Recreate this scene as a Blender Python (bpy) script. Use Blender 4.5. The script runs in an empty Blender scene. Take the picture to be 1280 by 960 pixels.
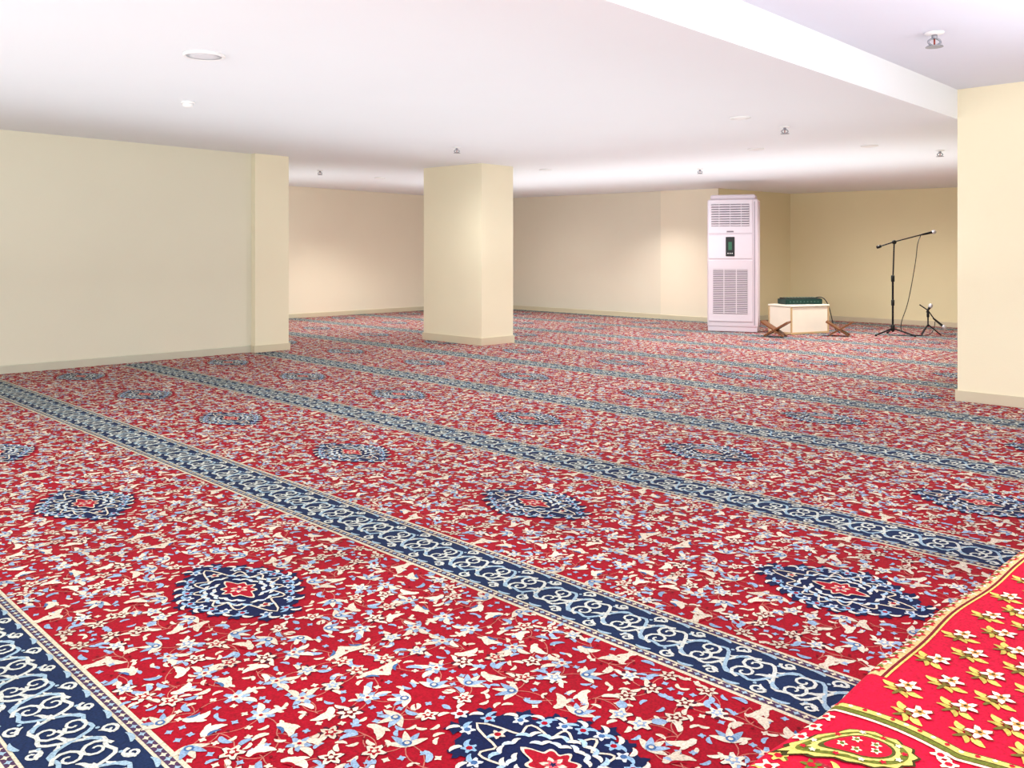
import bpy, math, random
import numpy as np
from mathutils import Vector
random.seed(7); np.random.seed(7)
sc=bpy.context.scene
sc.view_settings.view_transform='Standard'
sc.view_settings.look='None'
sc.view_settings.exposure=0.0
F=1094.0; H=1.2; HOR=315.0; R2=math.sqrt(2)
def lin(c):
    return tuple(((x/255)/12.92 if x/255<=0.04045 else ((x/255+0.055)/1.055)**2.4) for x in c)
def W(d,s,z=0.0): return ((d+s)/R2,(d-s)/R2,z)
def hlow(x,y): return 1.12-0.010*x+0.011*y
def hhigh(x,y): return 1.40-0.012*x
def ceil_pt(px,py,fn=hlow):
    h=1.15
    for _ in range(8):
        d=h*F/(HOR-py); s=d*(px-640)/F; x,y,_z=W(d,s); h=fn(x,y)
    return (x,y,H+h)
def floor_pt(px,py,z=0.0):
    d=(H-z)*F/(py-HOR); return W(d,d*(px-640)/F,z)

# ---------------- materials ----------------
def mat(name,rgb,rough=0.6,noise=0.0,nscale=8.0,bump=0.0,bscale=80.0,metal=0.0,spec=0.3,emit=None,es=0):
    m=bpy.data.materials.new(name); m.use_nodes=True; nt=m.node_tree; b=nt.nodes['Principled BSDF']
    c=lin(rgb)
    b.inputs['Roughness'].default_value=rough; b.inputs['Metallic'].default_value=metal
    b.inputs['Specular IOR Level'].default_value=spec
    tc=nt.nodes.new('ShaderNodeTexCoord')
    n=nt.nodes.new('ShaderNodeTexNoise'); n.inputs['Scale'].default_value=nscale; n.inputs['Detail'].default_value=2
    nt.links.new(tc.outputs['Object'],n.inputs['Vector'])
    mr=nt.nodes.new('ShaderNodeMapRange'); mr.inputs['To Min'].default_value=1-noise; mr.inputs['To Max'].default_value=1+noise
    nt.links.new(n.outputs['Fac'],mr.inputs['Value'])
    mx=nt.nodes.new('ShaderNodeVectorMath'); mx.operation='SCALE'; mx.inputs[0].default_value=c
    nt.links.new(mr.outputs['Result'],mx.inputs['Scale']); nt.links.new(mx.outputs['Vector'],b.inputs['Base Color'])
    if bump>0:
        n2=nt.nodes.new('ShaderNodeTexNoise'); n2.inputs['Scale'].default_value=bscale; n2.inputs['Detail'].default_value=1
        nt.links.new(tc.outputs['Object'],n2.inputs['Vector'])
        bp=nt.nodes.new('ShaderNodeBump'); bp.inputs['Strength'].default_value=bump; bp.inputs['Distance'].default_value=0.004
        nt.links.new(n2.outputs['Fac'],bp.inputs['Height']); nt.links.new(bp.outputs['Normal'],b.inputs['Normal'])
    if emit:
        b.inputs['Emission Color'].default_value=(*lin(emit),1); b.inputs['Emission Strength'].default_value=es
    return m
def attr_mat(name):
    m=bpy.data.materials.new(name); m.use_nodes=True; nt=m.node_tree; b=nt.nodes['Principled BSDF']
    a=nt.nodes.new('ShaderNodeAttribute'); a.attribute_name='yarn'
    tc=nt.nodes.new('ShaderNodeTexCoord')
    n=nt.nodes.new('ShaderNodeTexNoise'); n.inputs['Scale'].default_value=170; n.inputs['Detail'].default_value=1
    n3=nt.nodes.new('ShaderNodeTexNoise'); n3.inputs['Scale'].default_value=2.2; n3.inputs['Detail'].default_value=3
    nt.links.new(tc.outputs['Object'],n.inputs['Vector']); nt.links.new(tc.outputs['Object'],n3.inputs['Vector'])
    mr=nt.nodes.new('ShaderNodeMapRange'); mr.inputs['To Min'].default_value=.42; mr.inputs['To Max'].default_value=1.58
    nt.links.new(n.outputs['Fac'],mr.inputs['Value'])
    mr2=nt.nodes.new('ShaderNodeMapRange'); mr2.inputs['To Min'].default_value=.7; mr2.inputs['To Max'].default_value=1.3
    nt.links.new(n3.outputs['Fac'],mr2.inputs['Value'])
    mu=nt.nodes.new('ShaderNodeMath'); mu.operation='MULTIPLY'
    nt.links.new(mr.outputs['Result'],mu.inputs[0]); nt.links.new(mr2.outputs['Result'],mu.inputs[1])
    mx=nt.nodes.new('ShaderNodeVectorMath'); mx.operation='SCALE'
    nt.links.new(a.outputs['Color'],mx.inputs[0]); nt.links.new(mu.outputs[0],mx.inputs['Scale'])
    nt.links.new(mx.outputs['Vector'],b.inputs['Base Color'])
    b.inputs['Roughness'].default_value=.75; b.inputs['Specular IOR Level'].default_value=.15
    return m

M_cream=mat('wall_paint_cream',(232,224,198),.75,.03,1.5,.1,60)
M_yel=mat('wall_paint_yellow',(234,223,184),.75,.03,1.5,.1,60)
M_right=mat('wall_paint_pale_cream',(240,231,202),.75,.02,1.5,.1,60)
M_pink=mat('wall_paint_blush',(238,229,208),.75,.02,1.5,.1,60)
M_grey=mat('wall_paint_greige',(228,222,204),.75,.03,1.5,.1,60)
M_green=mat('wall_paint_sage',(220,216,196),.7,.04,1.0,.1,60)
M_ceil=mat('ceiling_paint',(234,237,241),.8,.015,1.2)
M_ceil2=mat('ceiling_paint_lilac',(226,229,242),.8,.015,1.2)
M_base=mat('baseboard_tile',(208,198,172),.45,.05,4)
M_baseg=mat('baseboard_tile_grey',(192,190,172),.45,.05,4)
M_white=mat('white_plastic',(235,235,235),.4,.02,10)

# ---------------- generic helpers ----------------
def new_obj(name,me,parent=None,mats=()):
    o=bpy.data.objects.new(name,me); sc.collection.objects.link(o)
    for m in mats: me.materials.append(m)
    if parent: o.parent=parent
    return o
def empty(name,loc,rz=0):
    e=bpy.data.objects.new(name,None); e.empty_display_size=.1; sc.collection.objects.link(e); e.location=loc; e.rotation_euler=(0,0,rz); return e
def box(name,size,loc,m,parent=None,bevel=0.0,rot=(0,0,0),seg=2):
    x,y,z=[v/2 for v in size]
    vs=[(-x,-y,-z),(x,-y,-z),(x,y,-z),(-x,y,-z),(-x,-y,z),(x,-y,z),(x,y,z),(-x,y,z)]
    fs=[(3,2,1,0),(4,5,6,7),(0,1,5,4),(1,2,6,5),(2,3,7,6),(3,0,4,7)]
    me=bpy.data.meshes.new(name); me.from_pydata(vs,[],fs); o=new_obj(name,me,parent,[m]); o.location=loc; o.rotation_euler=rot
    if bevel>0:
        b=o.modifiers.new('bevel','BEVEL'); b.width=bevel; b.segments=seg; b.limit_method='ANGLE'
    return o
def lathe(name,prof,loc,m,parent=None,n=32,rot=(0,0,0)):
    vs=[];fs=[]
    for r,z in prof:
        for i in range(n):
            a=2*math.pi*i/n; vs.append((r*math.cos(a),r*math.sin(a),z))
    for k in range(len(prof)-1):
        for i in range(n):
            j=(i+1)%n; fs.append((k*n+i,k*n+j,(k+1)*n+j,(k+1)*n+i))
    fs.append(tuple(range(n))[::-1]); fs.append(tuple((len(prof)-1)*n+i for i in range(n)))
    me=bpy.data.meshes.new(name); me.from_pydata(vs,[],fs)
    for p in me.polygons: p.use_smooth=len(p.vertices)==4
    o=new_obj(name,me,parent,[m]); o.location=loc; o.rotation_euler=rot; return o
def tube(name,pts,r,m,parent=None,res=3,smooth=True):
    cu=bpy.data.curves.new(name,'CURVE'); cu.dimensions='3D'; cu.bevel_depth=r; cu.bevel_resolution=res; cu.use_fill_caps=True
    if smooth:
        sp=cu.splines.new('NURBS'); sp.points.add(len(pts)-1)
        for i,p in enumerate(pts): sp.points[i].co=(*p,1)
        sp.use_endpoint_u=True; sp.order_u=3; sp.resolution_u=8
    else:
        sp=cu.splines.new('POLY'); sp.points.add(len(pts)-1)
        for i,p in enumerate(pts): sp.points[i].co=(*p,1)
    o=bpy.data.objects.new(name,cu); sc.collection.objects.link(o); cu.materials.append(m)
    if parent: o.parent=parent
    return o
def prism(name,poly,z0,z1,m):
    """vertical prism from plan polygon; z1 may be a function(x,y)"""
    n=len(poly); f0=z0 if callable(z0) else (lambda x,y:z0); f1=z1 if callable(z1) else (lambda x,y:z1)
    vs=[(x,y,f0(x,y)) for x,y in poly]+[(x,y,f1(x,y)) for x,y in poly]
    fs=[tuple(range(n))[::-1],tuple(range(n,2*n))]+[(i,(i+1)%n,n+(i+1)%n,n+i) for i in range(n)]
    me=bpy.data.meshes.new(name); me.from_pydata(vs,[],fs); return new_obj(name,me,None,[m])

# ---------------- room shell ----------------
YL=9.61; XR=7.53; YS=2.45
lowz=lambda x,y:H+hlow(x,y)
highz=lambda x,y:H+hhigh(x,y)
prism('floor',[(-3.2,-3.2),(15.0,-3.2),(15.0,14.2),(-3.2,14.2)],-0.15,0.0,mat('floor_screed',(120,110,100),.9,.1,5))
prism('wall_left',[(-3,YL),(5.2,YL),(5.2,YL+.15),(-3,YL+.15)],0,lowz,M_green)
prism('wall_left_pier',[(5.2,YL-.09),(5.65,YL-.09),(5.65,13.98),(5.5,13.98),(5.5,YL+.15),(5.2,YL+.15)],0,lowz,M_cream)
prism('wall_far',[(5.5,13.98),(13.15,13.98),(13.15,14.13),(5.5,14.13)],0,lowz,M_pink)
prism('wall_back',[(13.0,9.15),(13.15,9.15),(13.15,13.98),(13.0,13.98)],0,lowz,M_grey)
prism('wall_back_pier',[(12.95,8.01),(13.15,8.0),(13.15,9.19),(12.95,9.19)],0,lowz,M_pink)
prism('wall_back_return',[(12.95,8.0),(14.8,7.66),(14.8,7.85),(13.15,8.15),(13.15,8.0)],0,lowz,M_yel)
prism('wall_niche',[(14.8,YS-.15),(14.95,YS-.15),(14.95,7.85),(14.8,7.85)],0,lowz,M_yel)
prism('wall_right',[(XR,-3),(XR+.15,-3),(XR+.15,YS),(XR,YS)],0,highz,M_right)
prism('wall_niche_side',[(XR+.15,YS-.15),(14.8,YS-.15),(14.8,YS),(XR+.15,YS)],0,lowz,M_yel)
prism('wall_rear',[(-3,-3.15),(XR+.15,-3.15),(XR+.15,-3),(-3,-3)],0,highz,M_cream)
prism('wall_entrance',[(-3.15,-3),(-3,-3),(-3,YL+.15),(-3.15,YL+.15)],0,lambda x,y:highz(x,y),M_cream)
prism('ceiling',[(-3.15,YS),(15,YS),(15,14.15),(-3.15,14.15)],lowz,3.0,M_ceil)
prism('ceiling_high',[(-3.15,-3.15),(XR+.2,-3.15),(XR+.2,YS),(-3.15,YS)],highz,3.0,M_ceil2)
CX0,CX1,CY0,CY1=7.62,8.19,8.17,9.33
col=prism('structural_column',[(CX0,CY0),(CX1,CY0),(CX1,CY1),(CX0,CY1)],0,lowz,M_cream)
# baseboards
def baseb(name,segs,h=.085,t=.014,m=M_base):
    vs=[];fs=[]
    for (x0,y0),(x1,y1) in segs:   # normal to room on the left of direction
        dx,dy=x1-x0,y1-y0; L=math.hypot(dx,dy); nx,ny=-dy/L*t,dx/L*t
        q=[(x0,y0),(x1,y1),(x1+nx,y1+ny),(x0+nx,y0+ny)]
        k=len(vs); vs+=[(*p,0) for p in q]+[(*p,h-.006) for p in q]+[(*q[0],h),(*q[1],h),(q[2][0]-nx*.4,q[2][1]-ny*.4,h),(q[3][0]-nx*.4,q[3][1]-ny*.4,h)]
        for i in range(4):
            j=(i+1)%4; fs.append((k+i,k+j,k+4+j,k+4+i)); fs.append((k+4+i,k+4+j,k+8+j,k+8+i))
        fs.append((k+8,k+9,k+10,k+11)); fs.append((k+3,k+2,k+1,k))
    me=bpy.data.meshes.new(name); me.from_pydata(vs,[],fs); return new_obj(name,me,None,[m])
baseb('baseboard_left',[((5.19,YL),(-3,YL))],m=M_baseg)
prism('baseboard_left_pier',[(5.186,YL-.104),(5.664,YL-.104),(5.664,13.98),(5.65,13.98),(5.65,YL-.09),(5.2,YL-.09),(5.2,YL),(5.186,YL)],0,.085,M_base)
baseb('baseboard_far',[((13.0,13.98),(5.65,13.98))])
baseb('baseboard_back',[((13.0,9.19),(13.0,13.98)),((12.95,8.0),(12.95,9.19))])
baseb('baseboard_niche',[((14.8,7.66),(12.95,8.0)),((14.8,YS),(14.8,7.66))])
prism('baseboard_right',[(XR-.014,-3),(XR,-3),(XR,YS),(14.8,YS),(14.8,YS+.014),(XR-.014,YS+.014)],0,.085,M_base)
def ringprism(name,x0,y0,x1,y1,t,h,m):
    o=[(x0-t,y0-t),(x1+t,y0-t),(x1+t,y1+t),(x0-t,y1+t)]; i=[(x0,y0),(x1,y0),(x1,y1),(x0,y1)]
    vs=[(*p,0) for p in o]+[(*p,h) for p in o]+[(*p,0) for p in i]+[(*p,h) for p in i]; fs=[]
    for k in range(4):
        j=(k+1)%4; fs+= [(k,j,4+j,4+k),(4+k,4+j,12+j,12+k),(8+j,8+k,12+k,12+j),(j,k,8+k,8+j)]
    me=bpy.data.meshes.new(name); me.from_pydata(vs,[],fs); return new_obj(name,me,None,[m])
ringprism('baseboard_column',CX0,CY0,CX1,CY1,.014,.10,M_base)

# ---------------- carpet motif engine ----------------
C_RED=(152,2,28); C_DRED=(108,2,20); C_CREAM=(214,202,180); C_LB=(142,168,194); C_BLUE=(66,102,146); C_NAVY=(14,26,66); C_TAN=(184,110,96); C_PINK=(206,80,90)
class Bag:
    def __init__(s): s.items=[]   # (verts Nx2, z, tris Mx3, color)
    def fan(s,cx,cy,px,py,z,col):
        n=len(px); v=np.zeros((n+1,2)); v[0]=(cx,cy); v[1:,0]=px; v[1:,1]=py
        i=np.arange(n); t=np.stack([np.zeros(n,int),i+1,(i+1)%n+1],1); s.items.append((v,z,t,col))
    def flower(s,cx,cy,R,k,rot,z,col,dep=.26,n=None):
        n=n or k*4; a=np.linspace(0,2*np.pi,n,endpoint=False); r=R*((1-dep)+dep*np.cos(k*(a-rot)))
        s.fan(cx,cy,cx+r*np.cos(a),cy+r*np.sin(a),z,col)
    def disc(s,cx,cy,R,z,col,n=8):
        a=np.linspace(0,2*np.pi,n,endpoint=False); s.fan(cx,cy,cx+R*np.cos(a),cy+R*np.sin(a),z,col)
    def ribbon(s,P,w,z,col):
        P=np.array(P,float); n=len(P); T=np.gradient(P,axis=0); L=np.hypot(T[:,0],T[:,1])+1e-9
        N=np.stack([-T[:,1]/L,T[:,0]/L],1); w=np.broadcast_to(np.array(w,float),(n,))[:,None]/2
        v=np.concatenate([P-N*w,P+N*w]); i=np.arange(n-1)
        t=np.concatenate([np.stack([i,i+1,n+i+1],1),np.stack([i,n+i+1,n+i],1)]); s.items.append((v,z,t,col))
    def leaf(s,cx,cy,L,Wd,rot,bend,z,col,n=6):
        t=np.linspace(0,1,n); a=rot+bend*(t-.5); x=np.concatenate([[0],np.cumsum(np.cos(a[:-1]))])*L/(n-1); y=np.concatenate([[0],np.cumsum(np.sin(a[:-1]))])*L/(n-1)
        x+=cx; y+=cy
        w=Wd*np.sin(np.pi*np.clip(t*.95+.04,0,1))**.7*(1.15-.5*t)+.0015
        s.ribbon(np.stack([x,y],1),w,z,col)
    def spiral(s,cx,cy,r0,r1,a0,turns,w,z,col,n=14):
        t=np.linspace(0,1,n); a=a0+turns*2*np.pi*t; r=r0+(r1-r0)*t
        s.ribbon(np.stack([cx+r*np.cos(a),cy+r*np.sin(a)],1),w*(1.2-.5*t),z,col)
    def mirrored(s,modes=((1,1),(-1,1),(1,-1),(-1,-1))):
        out=[]
        for v,z,t,c in s.items:
            for sx,sy in modes:
                vv=v*np.array([sx,sy]); tt=t if sx*sy>0 else t[:,::-1]; out.append((vv,z,tt,c))
        b=Bag(); b.items=out; return b
Z0=.003; DZ=.0007
PX,PY=1.51,1.5; HX=PX/2-.16
q=Bag(); pts=[]
def in_med(x,y,g=1.0): return (abs(y)/(.385*g))**1.35+(abs(x)/(.255*g))**1.35<1
tries=0
while tries<14000:
    tries+=1
    x=random.uniform(.030,HX-.028); y=random.uniform(.030,PY/2-.030)
    if in_med(x,y): continue
    if all((x-a)**2+(y-b)**2>.080**2 for a,b in pts): pts.append((x,y))
rnd=random.Random(3)
for i,(x,y) in enumerate(pts):
    near=sorted(pts,key=lambda p:(p[0]-x)**2+(p[1]-y)**2)[1:3]
    for (a,b) in near:
        mx,my=(a+x)/2+(b-y)*.35,(b+y)/2-(a-x)*.35
        t=np.linspace(0,1,6)[:,None]; P=(1-t)**2*np.array([[x,y]])+2*t*(1-t)*np.array([[mx,my]])+t*t*np.array([[a,b]])
        q.ribbon(P,.003,Z0+DZ,C_TAN)
    k=rnd.random(); rot=rnd.uniform(0,6.28)
    def jit(c,a=14):
        j=rnd.uniform(-a,a); return tuple(max(0,min(255,v+j)) for v in c)
    cr=jit(C_CREAM); lb=jit(C_LB); S=rnd.uniform(1.08,1.3)
    if k<.28:
        R=.028*S
        q.flower(x,y,R*1.1,rnd.choice([5,6]),rot,Z0+1.8*DZ,(70,20,40)); q.flower(x,y,R,rnd.choice([5,6]),rot,Z0+2*DZ+.0003,cr); q.flower(x,y,R*.55,5,rot,Z0+3*DZ,rnd.choice([C_RED,lb,C_RED,C_DRED])); q.disc(x,y,R*.22,Z0+4*DZ,cr,6)
        q.leaf(x+R*.9*math.cos(rot),y+R*.9*math.sin(rot),.045,.017,rot+.6,1.4,Z0+2*DZ,lb)
        q.leaf(x-R*.9*math.cos(rot),y-R*.9*math.sin(rot),.035,.014,rot+2.6,1.4,Z0+2*DZ,cr)
    elif k<.68:
        L=.07*S
        ca,sa=math.cos(rot),math.sin(rot)
        q.leaf(x-ca*L*.5,y-sa*L*.5,L,.031,rot-.3,1.7,Z0+2*DZ,cr,7)
        q.leaf(x-sa*.018,y+ca*.018,L*.62,.018,rot+.9,-1.5,Z0+2.5*DZ,lb if rnd.random()<.7 else cr)
        q.leaf(x+sa*.012-ca*.02,y-ca*.012-sa*.02,L*.6,.020,rot-1.3,1.2,Z0+2.3*DZ,cr)
        q.leaf(x-ca*L*.35,y-sa*L*.35,L*.5,.010,rot-.2,1.5,Z0+3.1*DZ,rnd.choice([C_BLUE,C_RED,C_RED]))
        q.disc(x+ca*L*.25,y+sa*L*.25,.005,Z0+3.3*DZ,C_DRED,6)
    elif k<.84:
        q.flower(x,y,.031*S,5,rot,Z0+2*DZ,lb,.3); q.flower(x,y,.017*S,5,rot+.5,Z0+3*DZ,cr); q.disc(x,y,.006,Z0+4*DZ,C_RED,6)
        for sg in (1,-1): q.leaf(x+.02*math.cos(rot+sg),y+.02*math.sin(rot+sg),.052,.021,rot+sg*.7,sg*1.3,Z0+2.4*DZ,cr)
    else:
        for j,aa in enumerate((-1.2,-.6,0,.6,1.2)):
            q.leaf(x-.015*math.cos(rot),y-.015*math.sin(rot),(.054-.007*abs(aa))*S,.021,rot+aa,aa*.5,Z0+(2+.15*j)*DZ,cr if j%2==0 else lb)
        q.disc(x,y,.013,Z0+3.2*DZ,C_BLUE,7); q.disc(x,y,.007,Z0+3.8*DZ,cr,6)
fill=[]; tries=0
while tries<7000:
    tries+=1
    x=random.uniform(.012,HX-.008); y=random.uniform(.012,PY/2-.012)
    if in_med(x,y): continue
    if all((x-a)**2+(y-b)**2>.043**2 for a,b in pts) and all((x-a)**2+(y-b)**2>.032**2 for a,b in fill): fill.append((x,y))
for x,y in fill:
    if rnd.random()<.4: q.flower(x,y,.012,4,rnd.uniform(0,6),Z0+1.7*DZ,rnd.choice([C_CREAM,C_LB]),n=12)
    else: q.leaf(x-.01,y,.034,.012,rnd.uniform(0,6.3),1.5,Z0+1.7*DZ,rnd.choice([C_LB,C_CREAM,C_CREAM]),n=5)
# medallion
md=Bag()
def medpts(sx,sy,n=72,p=1.3,rip=.05,k=16,ph=0):
    a=np.linspace(0,2*np.pi,n,endpoint=False); c,s_=np.cos(a),np.sin(a)
    r=(np.abs(c/sx)**p+np.abs(s_/sy)**p)**(-1/p); r*=1+rip*np.cos(k*a+ph); return r*c,r*s_
x_,y_=medpts(.205,.315,rip=.06); md.fan(0,0,x_,y_,Z0+2.5*DZ,C_NAVY)
bx,by=medpts(.205,.325,n=18,rip=0)
for i in range(18): md.flower(bx[i],by[i],.034,5,i,Z0+2.6*DZ+.0002,C_NAVY,n=15)
bx,by=medpts(.178,.285,n=22,rip=0)
for i in range(22):
    c=(140,176,204) if i%2 else (206,212,212)
    md.flower(bx[i],by[i],.023,5,i*.7,Z0+3.6*DZ,c,n=20); md.disc(bx[i],by[i],.009,Z0+4.4*DZ,C_RED if i%2 else C_BLUE,6)
    a=math.atan2(by[i],bx[i]); md.leaf(bx[i]*1.09,by[i]*1.09,.042,.014,a+1.2,1.8,Z0+3.8*DZ,(216,212,196))
    md.leaf(bx[i]*1.02,by[i]*1.02,.04,.013,a-1.5,-1.5,Z0+3.9*DZ,(140,176,204))
for sg in (1,-1):
    md.flower(0,sg*.325,.026,5,sg,Z0+3.6*DZ,(206,212,212)); md.disc(0,sg*.325,.01,Z0+4.4*DZ,C_RED,6)
x_,y_=medpts(.135,.225,rip=.16,k=12,n=96); md.ribbon(np.stack([np.append(x_,x_[0]),np.append(y_,y_[0])],1),.007,Z0+4.6*DZ,C_CREAM)
for (s1,s2,nn,sz,cc) in ((.108,.175,16,.042,(160,190,212)),(.078,.128,12,.036,(190,204,214))):
    bx,by=medpts(s1,s2,n=nn,rip=0)
    for i in range(nn):
        a=math.atan2(by[i],bx[i]); md.leaf(bx[i],by[i],sz,.014,a+1.3,2.0,Z0+4.8*DZ,cc); md.leaf(bx[i],by[i],sz*.9,.013,a-1.6,-1.8,Z0+5*DZ,(210,208,196))
x_,y_=medpts(.056,.092,rip=.16,k=8); md.fan(0,0,x_,y_,Z0+5.8*DZ,C_CREAM)
x_,y_=medpts(.048,.081,rip=.16,k=8); md.fan(0,0,x_,y_,Z0+6.4*DZ,(160,10,34))
md.flower(0,0,.034,6,0,Z0+7*DZ,C_CREAM); md.flower(0,0,.022,6,.3,Z0+7.6*DZ,C_PINK); md.flower(0,0,.010,5,0,Z0+8.2*DZ,C_NAVY)
for sg in (1,-1):
    md.flower(0,sg*.185,.022,5,0,Z0+5.4*DZ,C_CREAM); md.disc(0,sg*.185,.009,Z0+6*DZ,C_RED)
# band
bd=Bag(); NB=5; LP=PY/NB; BZ=Z0+DZ
def strip(x0,x1,y0,y1,z,c):
    bd.items.append((np.array([[x0,y0],[x1,y0],[x1,y1],[x0,y1]],float),z,np.array([[0,1,2],[0,2,3]]),c))
C_BC=(204,196,168); C_BG=(20,38,72); C_S1=(198,202,192); C_S2=(148,174,188)
for j in range(10):
    y0,y1=j*PY/10-PY/2,(j+1)*PY/10-PY/2
    strip(-.16,.16,y0,y1,BZ,C_BC)
    for sg in (1,-1):
        a,b=sorted((sg*.124,sg*.147)); strip(a,b,y0,y1,BZ+DZ,(74,50,78))
    strip(-.115,.115,y0,y1,BZ+DZ,C_BG)
for j in range(60):
    y=(j+.5)*PY/60-PY/2
    for sg in (1,-1): bd.flower(sg*.1355,y,.011,4,0,BZ+2*DZ,C_BC if j%2 else C_S2,n=8)
for j in range(NB):
    y0=j*LP-PY/2
    t=np.linspace(0,1,22)
    for sg in (1,-1):
        xx=sg*.072*np.sin(2*np.pi*t)+sg*.018*np.sin(6*np.pi*t); bd.ribbon(np.stack([xx,y0+t*LP],1),.0115,BZ+(2.2 if sg>0 else 2.6)*DZ,C_S1 if sg>0 else C_S2)
        for yo,ph in ((.25,0),(.75,math.pi)):
            cx=sg*.03; cy=y0+yo*LP
            bd.spiral(cx,cy,.040,.007,ph+(0 if sg>0 else math.pi),1.35*sg,.0095,BZ+3*DZ,C_S1)
            bd.spiral(sg*.088,y0+(yo-.25)*LP,.024,.005,ph+1.57*sg,1.2*sg,.009,BZ+2.4*DZ,C_S1)
            bd.leaf(sg*.103,cy-.028,.055,.014,1.57,1.2*sg,BZ+2.4*DZ,C_S2)
            bd.leaf(sg*.055,cy+.03,.05,.014,1.0*sg+1.57,1.8*sg,BZ+2.8*DZ,C_S2)
            bd.leaf(sg*.085,cy+.05,.04,.012,2.3 if sg>0 else .8,1.4*sg,BZ+2.9*DZ,C_S1)
            bd.leaf(sg*.012,cy-.07,.045,.013,2.1,-1.5*sg,BZ+2.8*DZ,C_S1)
            bd.leaf(sg*.045,cy+.062,.03,.009,.4*sg+1.57,-1.8*sg,BZ+2.9*DZ,C_S1,5)
            bd.disc(sg*.068,cy-.055,.006,BZ+2.9*DZ,C_S2,6)
    bd.flower(0,y0+.002,.017,5,0,BZ+3.8*DZ,C_S1)
field=q.mirrored()
# every motif gets its own tiny pile height, so no two tufts are coplanar
def unique_z(items,base):
    return [(v,z+((i*37)%61)*1.1e-5+base,t,c) for i,(v,z,t,c) in enumerate(items)]
field.items=unique_z(field.items,0); md.items=unique_z(md.items,0.0002); bd.items=[(v,z+(0 if len(v)==4 else ((i*37)%61)*1.1e-5),t,c) for i,(v,z,t,c) in enumerate(bd.items)]
XB0=.75; YM=1.37
rects=[(-2.99,-2.99,5.17,9.59),(5.17,-2.99,5.66,9.50),(5.66,-2.99,7.51,13.96),(7.51,2.47,12.93,13.96),(12.93,2.47,14.78,7.62)]
def inside(x,y,m=.02):
    if CX0-.03<x<CX1+.03 and CY0-.03<y<CY1+.03: return False
    def w(px,py): return any(a<=px<=c and b<=py<=d for a,b,c,d in rects)
    return w(x-m,y-m) and w(x+m,y+m) and w(x-m,y+m) and w(x+m,y-m)
def mesh_from(name,V,T,C,m):
    me=bpy.data.meshes.new(name); me.vertices.add(len(V)); me.vertices.foreach_set('co',V.astype(np.float32).ravel())
    me.loops.add(len(T)*3); me.loops.foreach_set('vertex_index',T.astype(np.int32).ravel())
    me.polygons.add(len(T)); me.polygons.foreach_set('loop_start',(np.arange(len(T))*3).astype(np.int32))
    me.update(calc_edges=True)
    me.shade_flat()
    at=me.attributes.new('yarn','FLOAT_COLOR','POINT'); at.data.foreach_set('color',C.astype(np.float32).ravel())
    print(name,len(V),len(T))
    return new_obj(name,me,None,[m])
def assemble(name,placements,matr,extra):
    V=[];T=[];C=[];off=0; pre={}
    for items,(ox,oy) in placements:
        key=id(items)
        if key not in pre:
            cen=np.array([it[0].mean(0) for it in items]); cnt=np.array([len(it[0]) for it in items]); rad=np.array([np.abs(it[0]-it[0].mean(0)).max() for it in items])
            v=np.concatenate([np.c_[it[0],np.full(len(it[0]),it[1])] for it in items])
            st=np.concatenate([[0],np.cumsum(cnt)[:-1]]); t=np.concatenate([it[2]+s for it,s in zip(items,st)]); ti=np.concatenate([np.full(len(it[2]),i) for i,it in enumerate(items)])
            c=np.concatenate([np.tile((*lin(it[3]),1.0),(len(it[0]),1)) for it in items]); vi=np.repeat(np.arange(len(items)),cnt)
            pre[key]=(cen,rad,v,t,ti,c,vi)
        cen,rad,v,t,ti,c,vi=pre[key]
        keep=np.array([inside(p[0]+ox,p[1]+oy,min(r,.05)) for p,r in zip(cen,rad)])
        if not keep.any(): continue
        vk=keep[vi]; tk=keep[ti]; remap=np.cumsum(vk)-1
        V.append(v[vk]+np.array([ox,oy,0])); C.append(c[vk]); T.append(remap[t[tk]]+off); off+=vk.sum()
    for v,t,c in extra: V.append(v); C.append(c); T.append(t+off); off+=len(v)
    return mesh_from(name,np.concatenate(V),np.concatenate(T),np.concatenate(C),matr)
M_yarn=attr_mat('carpet_yarn')
pl=[]
for i in range(-3,10):
    for j in range(-3,9):
        cx=XB0+PX/2+i*PX; cy=YM+j*PY
        if cx<-3.5 or cx>15.3 or cy<-3.5 or cy>14.6: continue
        if cx<-1.5 and cy<1: continue
        pl.append((field.items,(cx,cy))); pl.append((md.items,(cx,cy))); pl.append((bd.items,(XB0+i*PX,cy)))
base=[]
for a,b,c,d in rects:
    base.append((np.array([[a,b,Z0],[c,b,Z0],[c,d,Z0],[a,d,Z0]],float),np.array([[0,1,2],[0,2,3]]),np.tile((*lin(C_RED),1.0),(4,1))))
assemble('floral_prayer_carpet',pl,M_yarn,base)

# ---------------- rug-covered platform (bottom right) ----------------
PT=.30; px0,px1,py0,py1=.80,4.2,-1.4,.80; ZB=.016; RR=.03
def edge_y(x): return py1+.007*np.sin(x*6.1)+.004*np.sin(x*13.7+1)
def topz(x,y):
    e=np.clip((edge_y(x)-y),0,RR); drop=(RR-np.sqrt(np.clip(RR**2-(RR-e)**2,0,None)))
    e2=np.clip(x-px0,0,RR); drop2=(RR-np.sqrt(np.clip(RR**2-(RR-e2)**2,0,None)))
    return PT-drop-drop2+.003*np.sin(x*6+y*3)
nx,ny=110,50
extra=[]
RF=(196,10,50)
us=np.linspace(px0,px1,nx); V=[]
for x in us:
    ey=float(edge_y(x))
    ys=np.concatenate([np.linspace(py0,ey-.06,ny),ey-.06+.06*np.sin(np.linspace(.1,1,12)*math.pi/2)])
    for y in ys: V.append((x,y,float(topz(x,y))))
    for k,z in enumerate(np.linspace(.255,ZB,6)): V.append((x,ey+.006+.010*k/5*math.sin(x*21),z))
m=ny+12+6
T=[]
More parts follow.
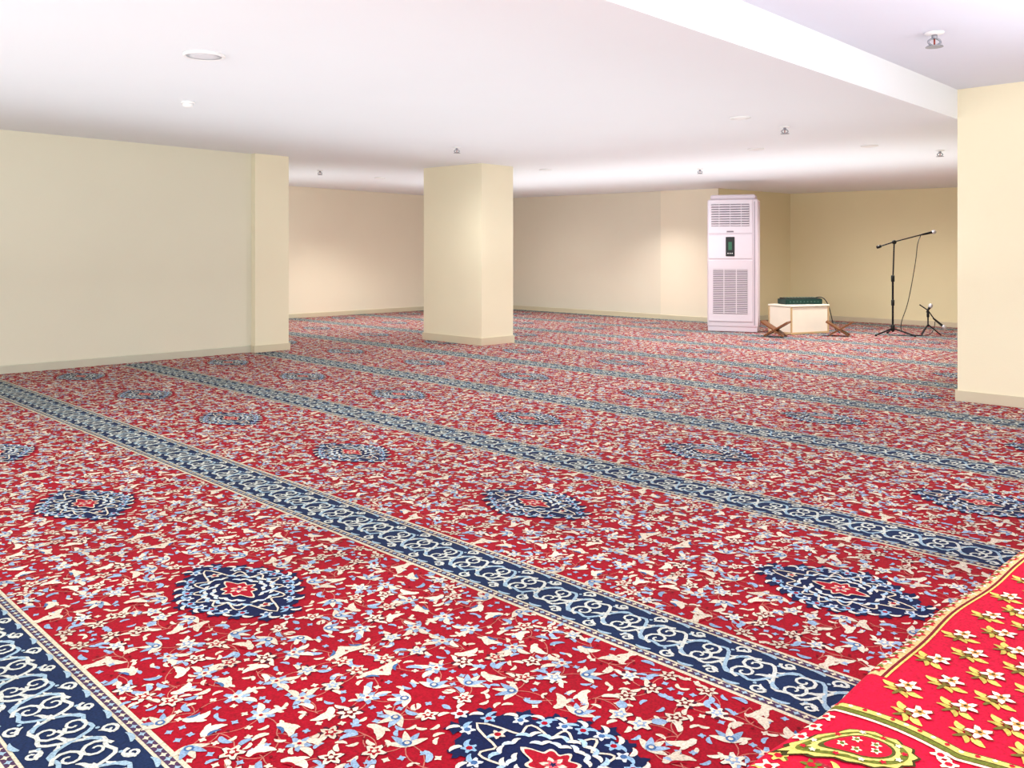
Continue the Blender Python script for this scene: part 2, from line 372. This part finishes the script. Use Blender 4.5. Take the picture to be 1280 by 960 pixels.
for i in range(nx-1):
    for j in range(m-1):
        a=i*m+j; T+= [[a,a+m,a+m+1],[a,a+m+1,a+1]]
V=np.array(V);T=np.array(T)
extra.append((V,T,np.tile((*lin(RF),1.0),(len(V),1))))
for (xa,sgn) in ((px0,1),(px1,-1)):
    vv=[];tt=[]
    for k,y in enumerate(np.linspace(py0,py1-.01,30)):
        vv+=[(xa,y,.275),(xa+.006*math.sin(y*20)*1,y,ZB)]
        if k: n=2*k; tt+=[[n-2,n,n+1],[n-2,n+1,n-1]]
    vv=np.array(vv,float); extra.append((vv,np.array(tt),np.tile((*lin(RF),1.0),(len(vv),1))))
rug=Bag()
e=.0009
CRM=(240,226,190); GLD=(216,196,104); OLV=(104,110,38)
def rr(x0,x1,fy0,fy1,z,c):
    P0=[(x,float(edge_y(x))-fy0) for x in np.linspace(x0,x1,max(2,int((x1-x0)/.04)))]
    P1=[(x,float(edge_y(x))-fy1) for x in np.linspace(x0,x1,max(2,int((x1-x0)/.04)))]
    n=len(P0); K=max(1,int(abs(fy1-fy0)/.008)); rows=[]
    for k in range(K+1):
        f=k/K; rows+=[(a[0],a[1]*(1-f)+b[1]*f) for a,b in zip(P0,P1)]
    i=np.arange(n-1); tt=[]
    for k in range(K):
        b0=k*n; tt.append(np.stack([b0+i,b0+i+1,b0+n+i+1],1)); tt.append(np.stack([b0+i,b0+n+i+1,b0+n+i],1))
    rug.items.append((np.array(rows),z,np.concatenate(tt),c))
rr(1.86,px1-.05,.002,.040,e,(216,184,124)); rr(1.86,px1-.05,.040,.047,1.3*e,(120,20,36)); rr(1.86,px1-.05,.047,.052,1.6*e,GLD)
for k,x in enumerate(np.arange(1.89,px1-.08,.040)):
    y=float(edge_y(x))-.021; rug.flower(x,y,.017,5,k,2*e,CRM if k%2 else (196,20,48)); rug.disc(x,y,.006,3*e,(196,20,48) if k%2 else CRM,6)
    rug.leaf(x+.012,y-.006,.022,.008,1.2,1,2.4*e,OLV)
def sprig(x,y,r,s=1.0):
    cr_,sr_=math.cos(r),math.sin(r)
    for sg in (1,-1):
        rug.leaf(x-.004*s*cr_-sg*.010*sr_,y-.004*s*sr_+sg*.010*cr_,.036*s,.017*s,r+sg*1.5,-sg*1.0,2*e,(222,198,100))
        rug.leaf(x-.020*s*cr_,y-.020*s*sr_,.030*s,.011*s,r+sg*2.1,sg*1.2,2.3*e,(190,170,80))
        rug.leaf(x-.012*s*cr_,y-.012*s*sr_,.026*s,.007*s,r+sg*1.2,sg*.8,2.6*e,(110,96,36))
    rug.leaf(x-.040*s*cr_,y-.040*s*sr_,.038*s,.008*s,r,0,2.4*e,(110,96,40))
    rug.flower(x+.014*s*cr_,y+.014*s*sr_,.031*s,5,r,2.9*e,(150,50,40),.3)
    rug.flower(x+.014*s*cr_,y+.014*s*sr_,.027*s,5,r,3.4*e,(250,240,216),.3)
    rug.flower(x+.014*s*cr_,y+.014*s*sr_,.012*s,5,r+.6,4.2*e,(222,150,80))
    rug.disc(x+.014*s*cr_,y+.014*s*sr_,.004*s,4.8*e,(70,60,24))
row=0
for x in np.arange(1.76,px1-.1,.085):
    row+=1
    for y in np.arange(-1.3,.78,.10):
        yy=y+(.05 if row%2 else 0)
        if yy>float(edge_y(x))-.075: continue
        sprig(x+random.uniform(-.006,.006),yy+random.uniform(-.006,.006),-.6+random.uniform(-.5,.5),1.0)
def poly_end(x0,x1,c,z):
    n=60
    P0=[(x0,y) for y in np.linspace(py0+.02,float(edge_y(x0))-.004,n)]; P1=[(x1,y) for y in np.linspace(py0+.02,float(edge_y(x1))-.004,n)]
    K=12; rows=[]
    for k in range(K+1):
        f=k/K; rows+=[(a[0]*(1-f)+b[0]*f,a[1]*(1-f)+b[1]*f) for a,b in zip(P0,P1)]
    i=np.arange(n-1); tt=[]
    for k in range(K):
        b0=k*n; tt.append(np.stack([b0+i,b0+n+i+1,b0+i+1],1)); tt.append(np.stack([b0+i,b0+n+i,b0+n+i+1],1))
    rug.items.append((np.array(rows),z,np.concatenate(tt),c))
poly_end(px0+.05,1.47,(196,16,46),.5*e)
for x in np.arange(.9,1.47,.046):
    for y in np.arange(-1.35,.785,.046):
        a,b=x+random.uniform(-.008,.008),y+random.uniform(-.008,.008)
        z=2*e+random.random()*.5*e
        rug.flower(a,b,random.uniform(.020,.026),5,random.random()*6,z,random.choice([CRM,GLD,CRM,OLV]),.3)
        rug.disc(a,b,.008,3*e,(186,16,40),6)
        rug.leaf(a+.02,b,.03,.011,random.random()*6,1.3,1.4*e,random.choice([OLV,GLD,(150,40,50)]))
# scalloped green/gold guard around the paisley border (field side)
for j,(off_,wd,c) in enumerate(((0,.020,(70,60,22)),(0,.014,GLD),(-.017,.012,OLV),(-.030,.007,CRM))):
    ys=np.linspace(py0+.05,py1-.012,200); xs=1.685+off_+.022*np.abs(np.sin((ys-.02)*math.pi/.26))
    rug.ribbon(np.stack([xs,ys],1),wd,(1.2+.5*j)*e,c)
for k,y in enumerate(np.arange(py0+.07,py1-.02,.026)):
    x=1.685+.022*abs(math.sin((y-.02)*math.pi/.26)); rug.disc(x,y,.005,3.2*e,(196,20,48) if k%2 else CRM,6)
def boteh(cx,cy,S,rot,flip=1):
    c_,s_=math.cos(rot),math.sin(rot)
    def tr(x,y):
        ex=np.clip(x/S,0,None); y2=y+ex**2*S*.75; x2=x*(1+.5*ex); y2=y2*flip
        return cx+x2*c_-y2*s_,cy+x2*s_+y2*c_
    a=np.linspace(0,2*np.pi,56,endpoint=False)
    def ring(k,z,c,rip=.0,kk=14):
        r=S*k*(1+rip*np.cos(kk*a)); x=r*np.cos(a); y=r*.66*np.sin(a)*(1-.35*np.clip(np.cos(a),0,1))
        X,Y=tr(x,y); rug.fan(cx,cy,X,Y,z,c)
    ring(1.06,3.5*e,(60,54,20),.05); ring(1,4*e,GLD,.05); ring(.88,4.5*e,OLV); ring(.74,5*e,(224,204,110),.04,18); ring(.64,5.5*e,(80,80,30)); ring(.57,6*e,(196,14,46)); 
    for i in range(12):
        t=i*2*math.pi/12; X,Y=tr(np.array([S*.8*math.cos(t)]),np.array([S*.8*.66*math.sin(t)*(1-.35*max(0,math.cos(t)))])); rug.flower(float(X[0]),float(Y[0]),S*.08,5,t,6.5*e,CRM if i%2 else (196,16,46))
    for i in range(5):
        t=i*2*math.pi/5; X,Y=tr(np.array([S*.33*math.cos(t)]),np.array([S*.2*math.sin(t)])); rug.flower(float(X[0]),float(Y[0]),S*.12,5,t,7*e,CRM); rug.disc(float(X[0]),float(Y[0]),S*.05,7.6*e,OLV)
for k,y in enumerate(np.arange(.675,-1.3,-.26)):
    boteh(1.575,y,.088,math.pi*.62,1)
    for dx,dy in ((-.02,.125),(.03,.13),(-.07,.11),(.05,-.13+.02)): rug.flower(1.60+dx,min(y+dy,.77),.019,5,dx*90,2.6*e,CRM); rug.disc(1.60+dx,min(y+dy,.77),.007,3.2*e,(196,16,46),6)
rug.items=[(v,z+((i*37)%61)*4e-6,t,c) for i,(v,z,t,c) in enumerate(rug.items)]
V2=[];C2=[];T2=[];off=0
for v,z,t,c in rug.items:
    zz=topz(v[:,0],v[:,1])+z; V2.append(np.c_[v,zz]); C2.append(np.tile((*lin(c),1.0),(len(v),1))); T2.append(t+off); off+=len(v)
extra.append((np.concatenate(V2),np.concatenate(T2),np.concatenate(C2)))
vv=np.array([(px0+.06,py0,.02),(px1-.06,py0,.02),(px1-.06,py0,.285),(px0+.06,py0,.285)],float)
extra.append((vv,np.array([[0,1,2],[0,2,3]]),np.tile((*lin(RF),1.0),(4,1))))
V=np.concatenate([a for a,_,_ in extra]); C=np.concatenate([c for _,_,c in extra]); T=[];off=0
for a,t,_ in extra: T.append(t+off); off+=len(a)
mesh_from('rug_covered_platform',V,np.concatenate(T),C,M_yarn)

# ---------------- air conditioner ----------------
M_ac=mat('ac_plastic',(214,202,212),.4,.02,5); M_slot=mat('ac_slot_dark',(120,112,122),.6); M_blk=mat('black_plastic',(18,20,22),.35,.05,20)
M_ac2=mat('ac_louver',(220,210,220),.4); M_gr=mat('display_green',(30,80,60),.3,emit=(60,180,110),es=.1)
w,dp,ht=.74,.40,2.04
th=-math.radians(65)
cx,cy,_=W(12.95,3.64)
ca,sa=math.cos(th),math.sin(th)
ox=cx+(-w/2)*ca-(dp/2)*sa; oy=cy+(-w/2)*sa+(dp/2)*ca
ac=empty('floor_standing_air_conditioner',(ox,oy,.010),th)
box('body',(w,dp,ht-.12),(0,0,.06+(ht-.12)/2),M_ac,ac,.03,seg=4)
box('base_plinth',(w-.02,dp-.02,.07),(0,0,.035),M_ac,ac,.006)
box('top_cap',(w-.08,dp-.05,.08),(0,0,ht-.03),M_ac,ac,.03,seg=4)
fy=-dp/2
box('front_panel_upper',(w-.10,.02,.50),(-.03,fy-.006,1.72),M_ac2,ac,.008)
box('front_panel_middle',(w-.10,.02,.36),(-.03,fy-.006,1.27),M_ac2,ac,.008)
box('front_panel_lower',(w-.10,.02,.92),(-.03,fy-.006,.61),M_ac2,ac,.008)
box('upper_vent_recess',(w-.19,.01,.33),(-.03,fy-.0165,1.74),M_slot,ac)
for i in range(9): box('louver_%d'%i,(w-.19,.024,.016),(-.03,fy-.026,1.595+i*.036),M_ac2,ac,.003,rot=(math.radians(30),0,0))
for i in range(3): box('louver_post_%d'%i,(.008,.016,.33),(-.03-.16+i*.16,fy-.024,1.74),M_ac2,ac)
box('lower_vent_recess',(w-.24,.01,.66),(-.03,fy-.0165,.60),M_slot,ac)
for i in range(24): box('grille_bar_%d'%i,(w-.24,.012,.013),(-.03,fy-.024,.285+i*.0275),M_ac2,ac)
for i in range(2): box('grille_post_%d'%i,(.012,.014,.66),(-.12+i*.18,fy-.025,.60),M_ac2,ac)
box('display_panel',(.13,.012,.29),(-.03,fy-.02,1.27),M_blk,ac,.02,seg=4)
box('display_screen',(.05,.004,.12),(-.03,fy-.027,1.28),M_gr,ac)
for i in range(3): box('button_%d'%i,(.015,.006,.015),(-.06+i*.03,fy-.027,1.17),M_white,ac,.004)
box('badge',(.10,.004,.02),(-.03,fy-.018,1.495),M_slot,ac)
box('front_seam',(.008,.004,ht-.2),(w/2-.05,fy-.001,ht/2),M_slot,ac)

# ---------------- equipment box + mixer ----------------
M_box=mat('painted_white_wood',(240,232,216),.5,.03,8); M_trimw=mat('tan_wood_edge',(200,172,130),.5,.1,20)
bx,by,_=W(12.95,4.24)
tb=empty('equipment_cabinet',(bx,by,.010),math.radians(-20))
bw,bdp,bh=.70,.46,.42
box('carcass',(bw,bdp,bh-.03),(0,0,(bh-.03)/2),M_box,tb,.004)
box('top_board',(bw+.03,bdp+.03,.025),(0,0,bh-.0125),M_box,tb,.004)
for sx in (-1,1):
    for sy in (-1,1): box('corner_trim',(.022,.022,bh-.03),(sx*bw/2,sy*bdp/2,(bh-.03)/2),M_trimw,tb,.003)
box('plinth',(bw+.012,bdp+.012,.03),(0,0,.015),M_trimw,tb,.003)
mxr=empty('audio_mixer',(bx+.04,by+.0,.010+bh),math.radians(-35))
M_dk=mat('mixer_body',(16,50,44),.4,.05,20); M_kn=mat('mixer_knob',(70,100,92),.4)
box('chassis',(.58,.26,.075),(0,0,.04),M_dk,mxr,.008)
box('sloped_face',(.56,.20,.015),(0,-.01,.082),M_blk,mxr,.003,rot=(math.radians(4),0,0))
for i in range(10):
    for j in range(4): lathe('knob',[(.008,0),(.007,.014),(.0,.015)],(-.23+i*.05,-.08+j*.042,.086),M_kn,mxr,10)
for i in range(9): box('front_socket_%d'%i,(.018,.004,.018),(-.22+i*.055,-.131,.04),M_kn,mxr,.003)
tube('cable_loop',[(.24,.05,.08),(.34,.0,.12),(.42,-.05,.02),(.44,-.12,-.18),(.46,-.16,-.38),(.5,-.25,-.415)],.007,M_blk,mxr)
tube('cable_loop_b',[(.2,.1,.08),(.33,.05,.1),(.38,.02,-.05),(.40,.0,-.25),(.44,-.05,-.41)],.006,M_blk,mxr)

# ---------------- rehals (folding Quran stands) ----------------
M_wood=mat('walnut_wood',(118,72,42),.45,.25,18)
def rehal(loc,rz,s=1):
    e=empty('folding_book_stand',loc,rz)
    for sg in (1,-1):
        L,wd,t=.36*s,.20*s,.022
        prof=[(-wd/2,0),(-wd/2,.42*L),(-wd/2,L),(wd/2,L),(wd/2,.42*L),(wd/2,0),(wd*.22,0),(wd*.12,.10*L),(-wd*.12,.10*L),(-wd*.22,0)]
        n=len(prof); vs=[(x,-t/2,z) for x,z in prof]+[(x,t/2,z) for x,z in prof]
        fs=[tuple(range(n)),tuple(range(2*n-1,n-1,-1))]+[(i,n+i,n+(i+1)%n,(i+1)%n) for i in range(n)]
        me=bpy.data.meshes.new('board'); me.from_pydata(vs,[],fs); o=new_obj('board_%s'%('a' if sg>0 else 'b'),me,e,[M_wood])
        ang=sg*math.radians(58); o.rotation_euler=(ang,0,0); o.location=(0,sg*.42*L*math.sin(abs(ang)),.008)
    box('hinge_pin',(.21*s,.02,.02),(0,0,.42*.36*s*math.cos(math.radians(58))+.008),M_wood,e,.004)
x,y,_=W(12.35,3.72); rehal((x,y,.010),math.radians(12),1.05)
x,y,_=W(12.45,4.66); rehal((x,y,.010),math.radians(20),1.0)

# ---------------- microphone stands ----------------
M_met=mat('dark_metal',(34,34,38),.35,.05,10,metal=.6); M_silver=mat('mic_grille',(205,205,210),.35,.05,60,.3,300,metal=.5)
def micobj(p0,dirv,parent,L=.17,name='microphone'):
    dv=Vector(dirv).normalized(); q_=Vector((0,0,1)).rotation_difference(dv).to_euler()
    lathe(name+'_handle',[(.010,0),(.013,.03),(.017,L-.05),(.020,L-.04)],p0,M_blk,parent,16,rot=q_)
    hp=Vector(p0)+dv*(L-.04)
    lathe(name+'_head',[(.021,0),(.027,.012),(.029,.032),(.024,.052),(.012,.062),(.001,.064)],hp,M_silver,parent,20,rot=q_)
bx,by,_=W(12.5,(1116-640)/F*12.5)
ms=empty('microphone_stand',(bx,by,.010),-math.pi/4)
for k in range(3):
    a=math.radians(200+120*k); tube('leg_%d'%k,[(0,0,.10),(.30*math.cos(a),.30*math.sin(a),.012)],.011,M_met,ms,smooth=False)
    lathe('foot_%d'%k,[(.016,0),(.018,.01),(.012,.025)],(.30*math.cos(a),.30*math.sin(a),0),M_blk,ms,12)
lathe('leg_hub',[(.02,.06),(.028,.07),(.028,.14),(.018,.15)],(0,0,0),M_blk,ms,16)
tube('lower_pole',[(0,0,.05),(0,0,.80)],.014,M_met,ms,smooth=False)
tube('upper_pole',[(0,0,.75),(.02,0,1.33)],.010,M_met,ms,smooth=False)
lathe('height_clutch',[(.014,0),(.022,.01),(.022,.08),(.014,.09)],(0,0,.42),M_blk,ms,16)
lathe('upper_clutch',[(.014,0),(.024,.01),(.024,.09),(.014,.10)],(0,0,.76),M_blk,ms,16)
lathe('boom_joint',[(.026,-.02),(.030,-.01),(.030,.01),(.026,.02)],(.02,0,1.33),M_blk,ms,16,rot=(math.pi/2,0,0))
tube('boom_arm',[(-.20,0,1.265),(.02,0,1.335),(.42,0,1.44)],.009,M_met,ms,smooth=False)
lathe('counterweight',[(.014,0),(.022,.005),(.022,.06),(.014,.065)],(-.23,0,1.255),M_blk,ms,16,rot=(0,math.radians(72),0))
micobj((.40,0,1.435),(1,0,.22),ms,.20)
tube('microphone_cable',[(.40,0,1.43),(.34,-.02,1.32),(.33,-.02,1.15),(.30,-.01,.92),(.25,0,.62),(.20,0,.40),(.13,.02,.20),(.10,-.02,.06),(.2,-.1,.012),(.38,-.12,.010)],.0055,M_blk,ms)
bx,by,_=W(12.45,(1160-640)/F*12.45)
ds=empty('tabletop_microphone_stand',(bx,by,.010),-math.pi/4)
for k in range(3):
    a=math.radians(215+120*k); tube('leg_%d'%k,[(0,0,.16),(.17*math.cos(a),.17*math.sin(a),.01)],.009,M_met,ds,smooth=False)
tube('stem',[(0,0,.13),(0,0,.36)],.010,M_met,ds,smooth=False)
lathe('clutch',[(.012,0),(.018,.01),(.018,.06),(.012,.07)],(0,0,.26),M_blk,ds,14)
tube('short_boom',[(-.12,0,.44),(0,0,.36),(.10,0,.22)],.008,M_met,ds,smooth=False)
micobj((.07,0,.25),(.6,-.2,-.55),ds,.20)
micobj((-.02,0,.33),(.3,0,.5),ds,.12,'small_mic')
tube('cable',[(.1,0,.2),(.05,-.08,.05),(-.1,-.12,.01),(-.3,-.1,.01),(-.42,.0,.01)],.005,M_blk,ds)

# ---------------- ceiling fixtures ----------------
M_chr=mat('sprinkler_metal',(150,152,160),.35,.05,10,metal=.5)
M_bulb=mat('red_glass',(150,60,50),.2)
def sprinkler(px,py,fn=hlow,s=1.0):
    x,y,z=ceil_pt(px,py-4*s,fn); M=M_chr
    e=empty('fire_sprinkler',(x,y,z),-math.pi/4)
    lathe('escutcheon',[(.042*s,0),(.040*s,-.006*s),(.018*s,-.012*s)],(0,0,0),M_white,e,24)
    lathe('stem',[(.012*s,-.01*s),(.012*s,-.03*s)],(0,0,0),M,e,14)
    for sg in (1,-1): tube('frame_arm',[(sg*.010*s,0,-.028*s),(sg*.030*s,0,-.036*s),(sg*.026*s,0,-.052*s),(sg*.004*s,0,-.062*s)],.0045*s,M,e)
    lathe('bulb',[(.004*s,-.03*s),(.004*s,-.06*s)],(0,0,0),M_bulb,e,8)
    lathe('deflector',[(.036*s,-.062*s),(.038*s,-.066*s)],(0,0,0),M,e,16)
for p in ((571,188),(981,162),(400,217),(875,215),(1175,192)): sprinkler(*p)
sprinkler(1168,46,hhigh,1.35)
M_lens=mat('frosted_lens',(232,232,230),.4)
def downlight(px,py,r=.085):
    x,y,z=ceil_pt(px,py); e=empty('recessed_downlight',(x,y,z))
    lathe('trim_ring',[(r,.0),(r*1.0,-.008),(r*.86,-.012),(r*.82,-.006)],(0,0,0),M_white,e,32)
    lathe('lens',[(r*.80,-.0065),(r*.5,-.009),(.001,-.010)],(0,0,0),M_lens,e,32)
for p in ((925,147),(1087,182),(945,186),(475,222),(682,212)): downlight(*p)
x,y,z=ceil_pt(255,68); e_=empty('ceiling_speaker',(x,y,z))
lathe('rim',[(.118,0),(.118,-.012),(.105,-.018),(.10,-.012)],(0,0,0),M_white,e_,40)
lathe('grille',[(.10,-.012),(.05,-.015),(.001,-.016)],(0,0,0),mat('speaker_grille',(215,215,220),.6,.0,5),e_,40)
x,y,z=ceil_pt(235,127); e_=empty('smoke_detector',(x,y,z))
lathe('base',[(.052,0),(.052,-.012),(.046,-.016)],(0,0,0),M_white,e_,28)
lathe('sensor_chamber',[(.040,-.014),(.040,-.034),(.028,-.044),(.001,-.045)],(0,0,0),M_white,e_,28)

# ---------------- lights ----------------
def area(name,loc,rot,sx,sy,e,col=(1,1,1)):
    l=bpy.data.lights.new(name,'AREA'); l.shape='RECTANGLE'; l.size=sx; l.size_y=sy; l.energy=e; l.color=col
    o=bpy.data.objects.new(name,l); sc.collection.objects.link(o); o.location=loc; o.rotation_euler=rot; return o
def spot(name,loc,e,ang=150,blend=1,col=(1,.97,.93),rot=(0,0,0),size=.04):
    l=bpy.data.lights.new(name,'SPOT'); l.energy=e; l.spot_size=math.radians(ang); l.spot_blend=blend; l.color=col; l.shadow_soft_size=size
    o=bpy.data.objects.new(name,l); sc.collection.objects.link(o); o.location=loc; o.rotation_euler=rot; return o
UC=(.87,.98,1)
area('ceiling_fill',(2.9,5.3,.95),(math.pi,0,0),9.2,5.4,112,UC)  # added areas facing up to whiten the ceiling; the room has no such fixtures
area('ceiling_fill',(9.9,7.3,.95),(math.pi,0,0),2.3,9.0,84,UC)
area('ceiling_fill',(7.1,11.8,.95),(math.pi,0,0),1.4,2.6,16,UC)
area('ceiling_fill',(3.2,0,1.6),(math.pi,0,0),6,3,92,(.88,.94,1))  # same added upward fill, under the high ceiling
area('overhead_fill',(0.3,.2,2.5),(0,0,0),3.5,3.5,46,(1,1,.98))  # added fill over the camera, out of view; no panel fixture exists
area('entrance_side_fill',(-2.9,3,1.4),(0,-math.pi/2,0),2.2,9,275,(.95,1,1))  # added side fill in place of a window; this wall has no opening
area('rear_fill',(2,-2.9,1.4),(math.pi/2,0,0),8,2.2,195,(.96,1,1))  # added fill from behind the camera, set against a closed wall
for (x,y,p) in ((1.6,5.5,48),(4.6,5.0,64),(7.0,4.6,95),(10,4.4,190),(12.4,5.2,260),(9.8,7.0,180),(6.6,7.6,90),(7.2,11.8,150),(10.6,11.0,200)):
    spot('floor_fill_spot',(x,y,lowz(x,y)-.02),p,170)  # added spots that even out the floor light, apart from the modelled downlights
spot('wall_washer',(8.9,12.5,2.2),150,130,1,(1,.95,.87))
spot('wall_washer',(11.9,8.9,2.2),130,130,1,(1,.93,.88))
w_=bpy.data.worlds.new('world'); sc.world=w_; w_.use_nodes=True; w_.node_tree.nodes['Background'].inputs[0].default_value=(.8,.85,1,1); w_.node_tree.nodes['Background'].inputs[1].default_value=.5

# ---------------- camera ----------------
cd=bpy.data.cameras.new('camera'); cam=bpy.data.objects.new('camera',cd); sc.collection.objects.link(cam)
cam.location=(0,0,H); cam.rotation_euler=(math.pi/2,0,-math.pi/4)
cd.sensor_fit='HORIZONTAL'; cd.sensor_width=36; cd.lens=F/1280*36; cd.shift_y=-(480-HOR)/1280; cd.clip_start=.05
sc.camera=cam
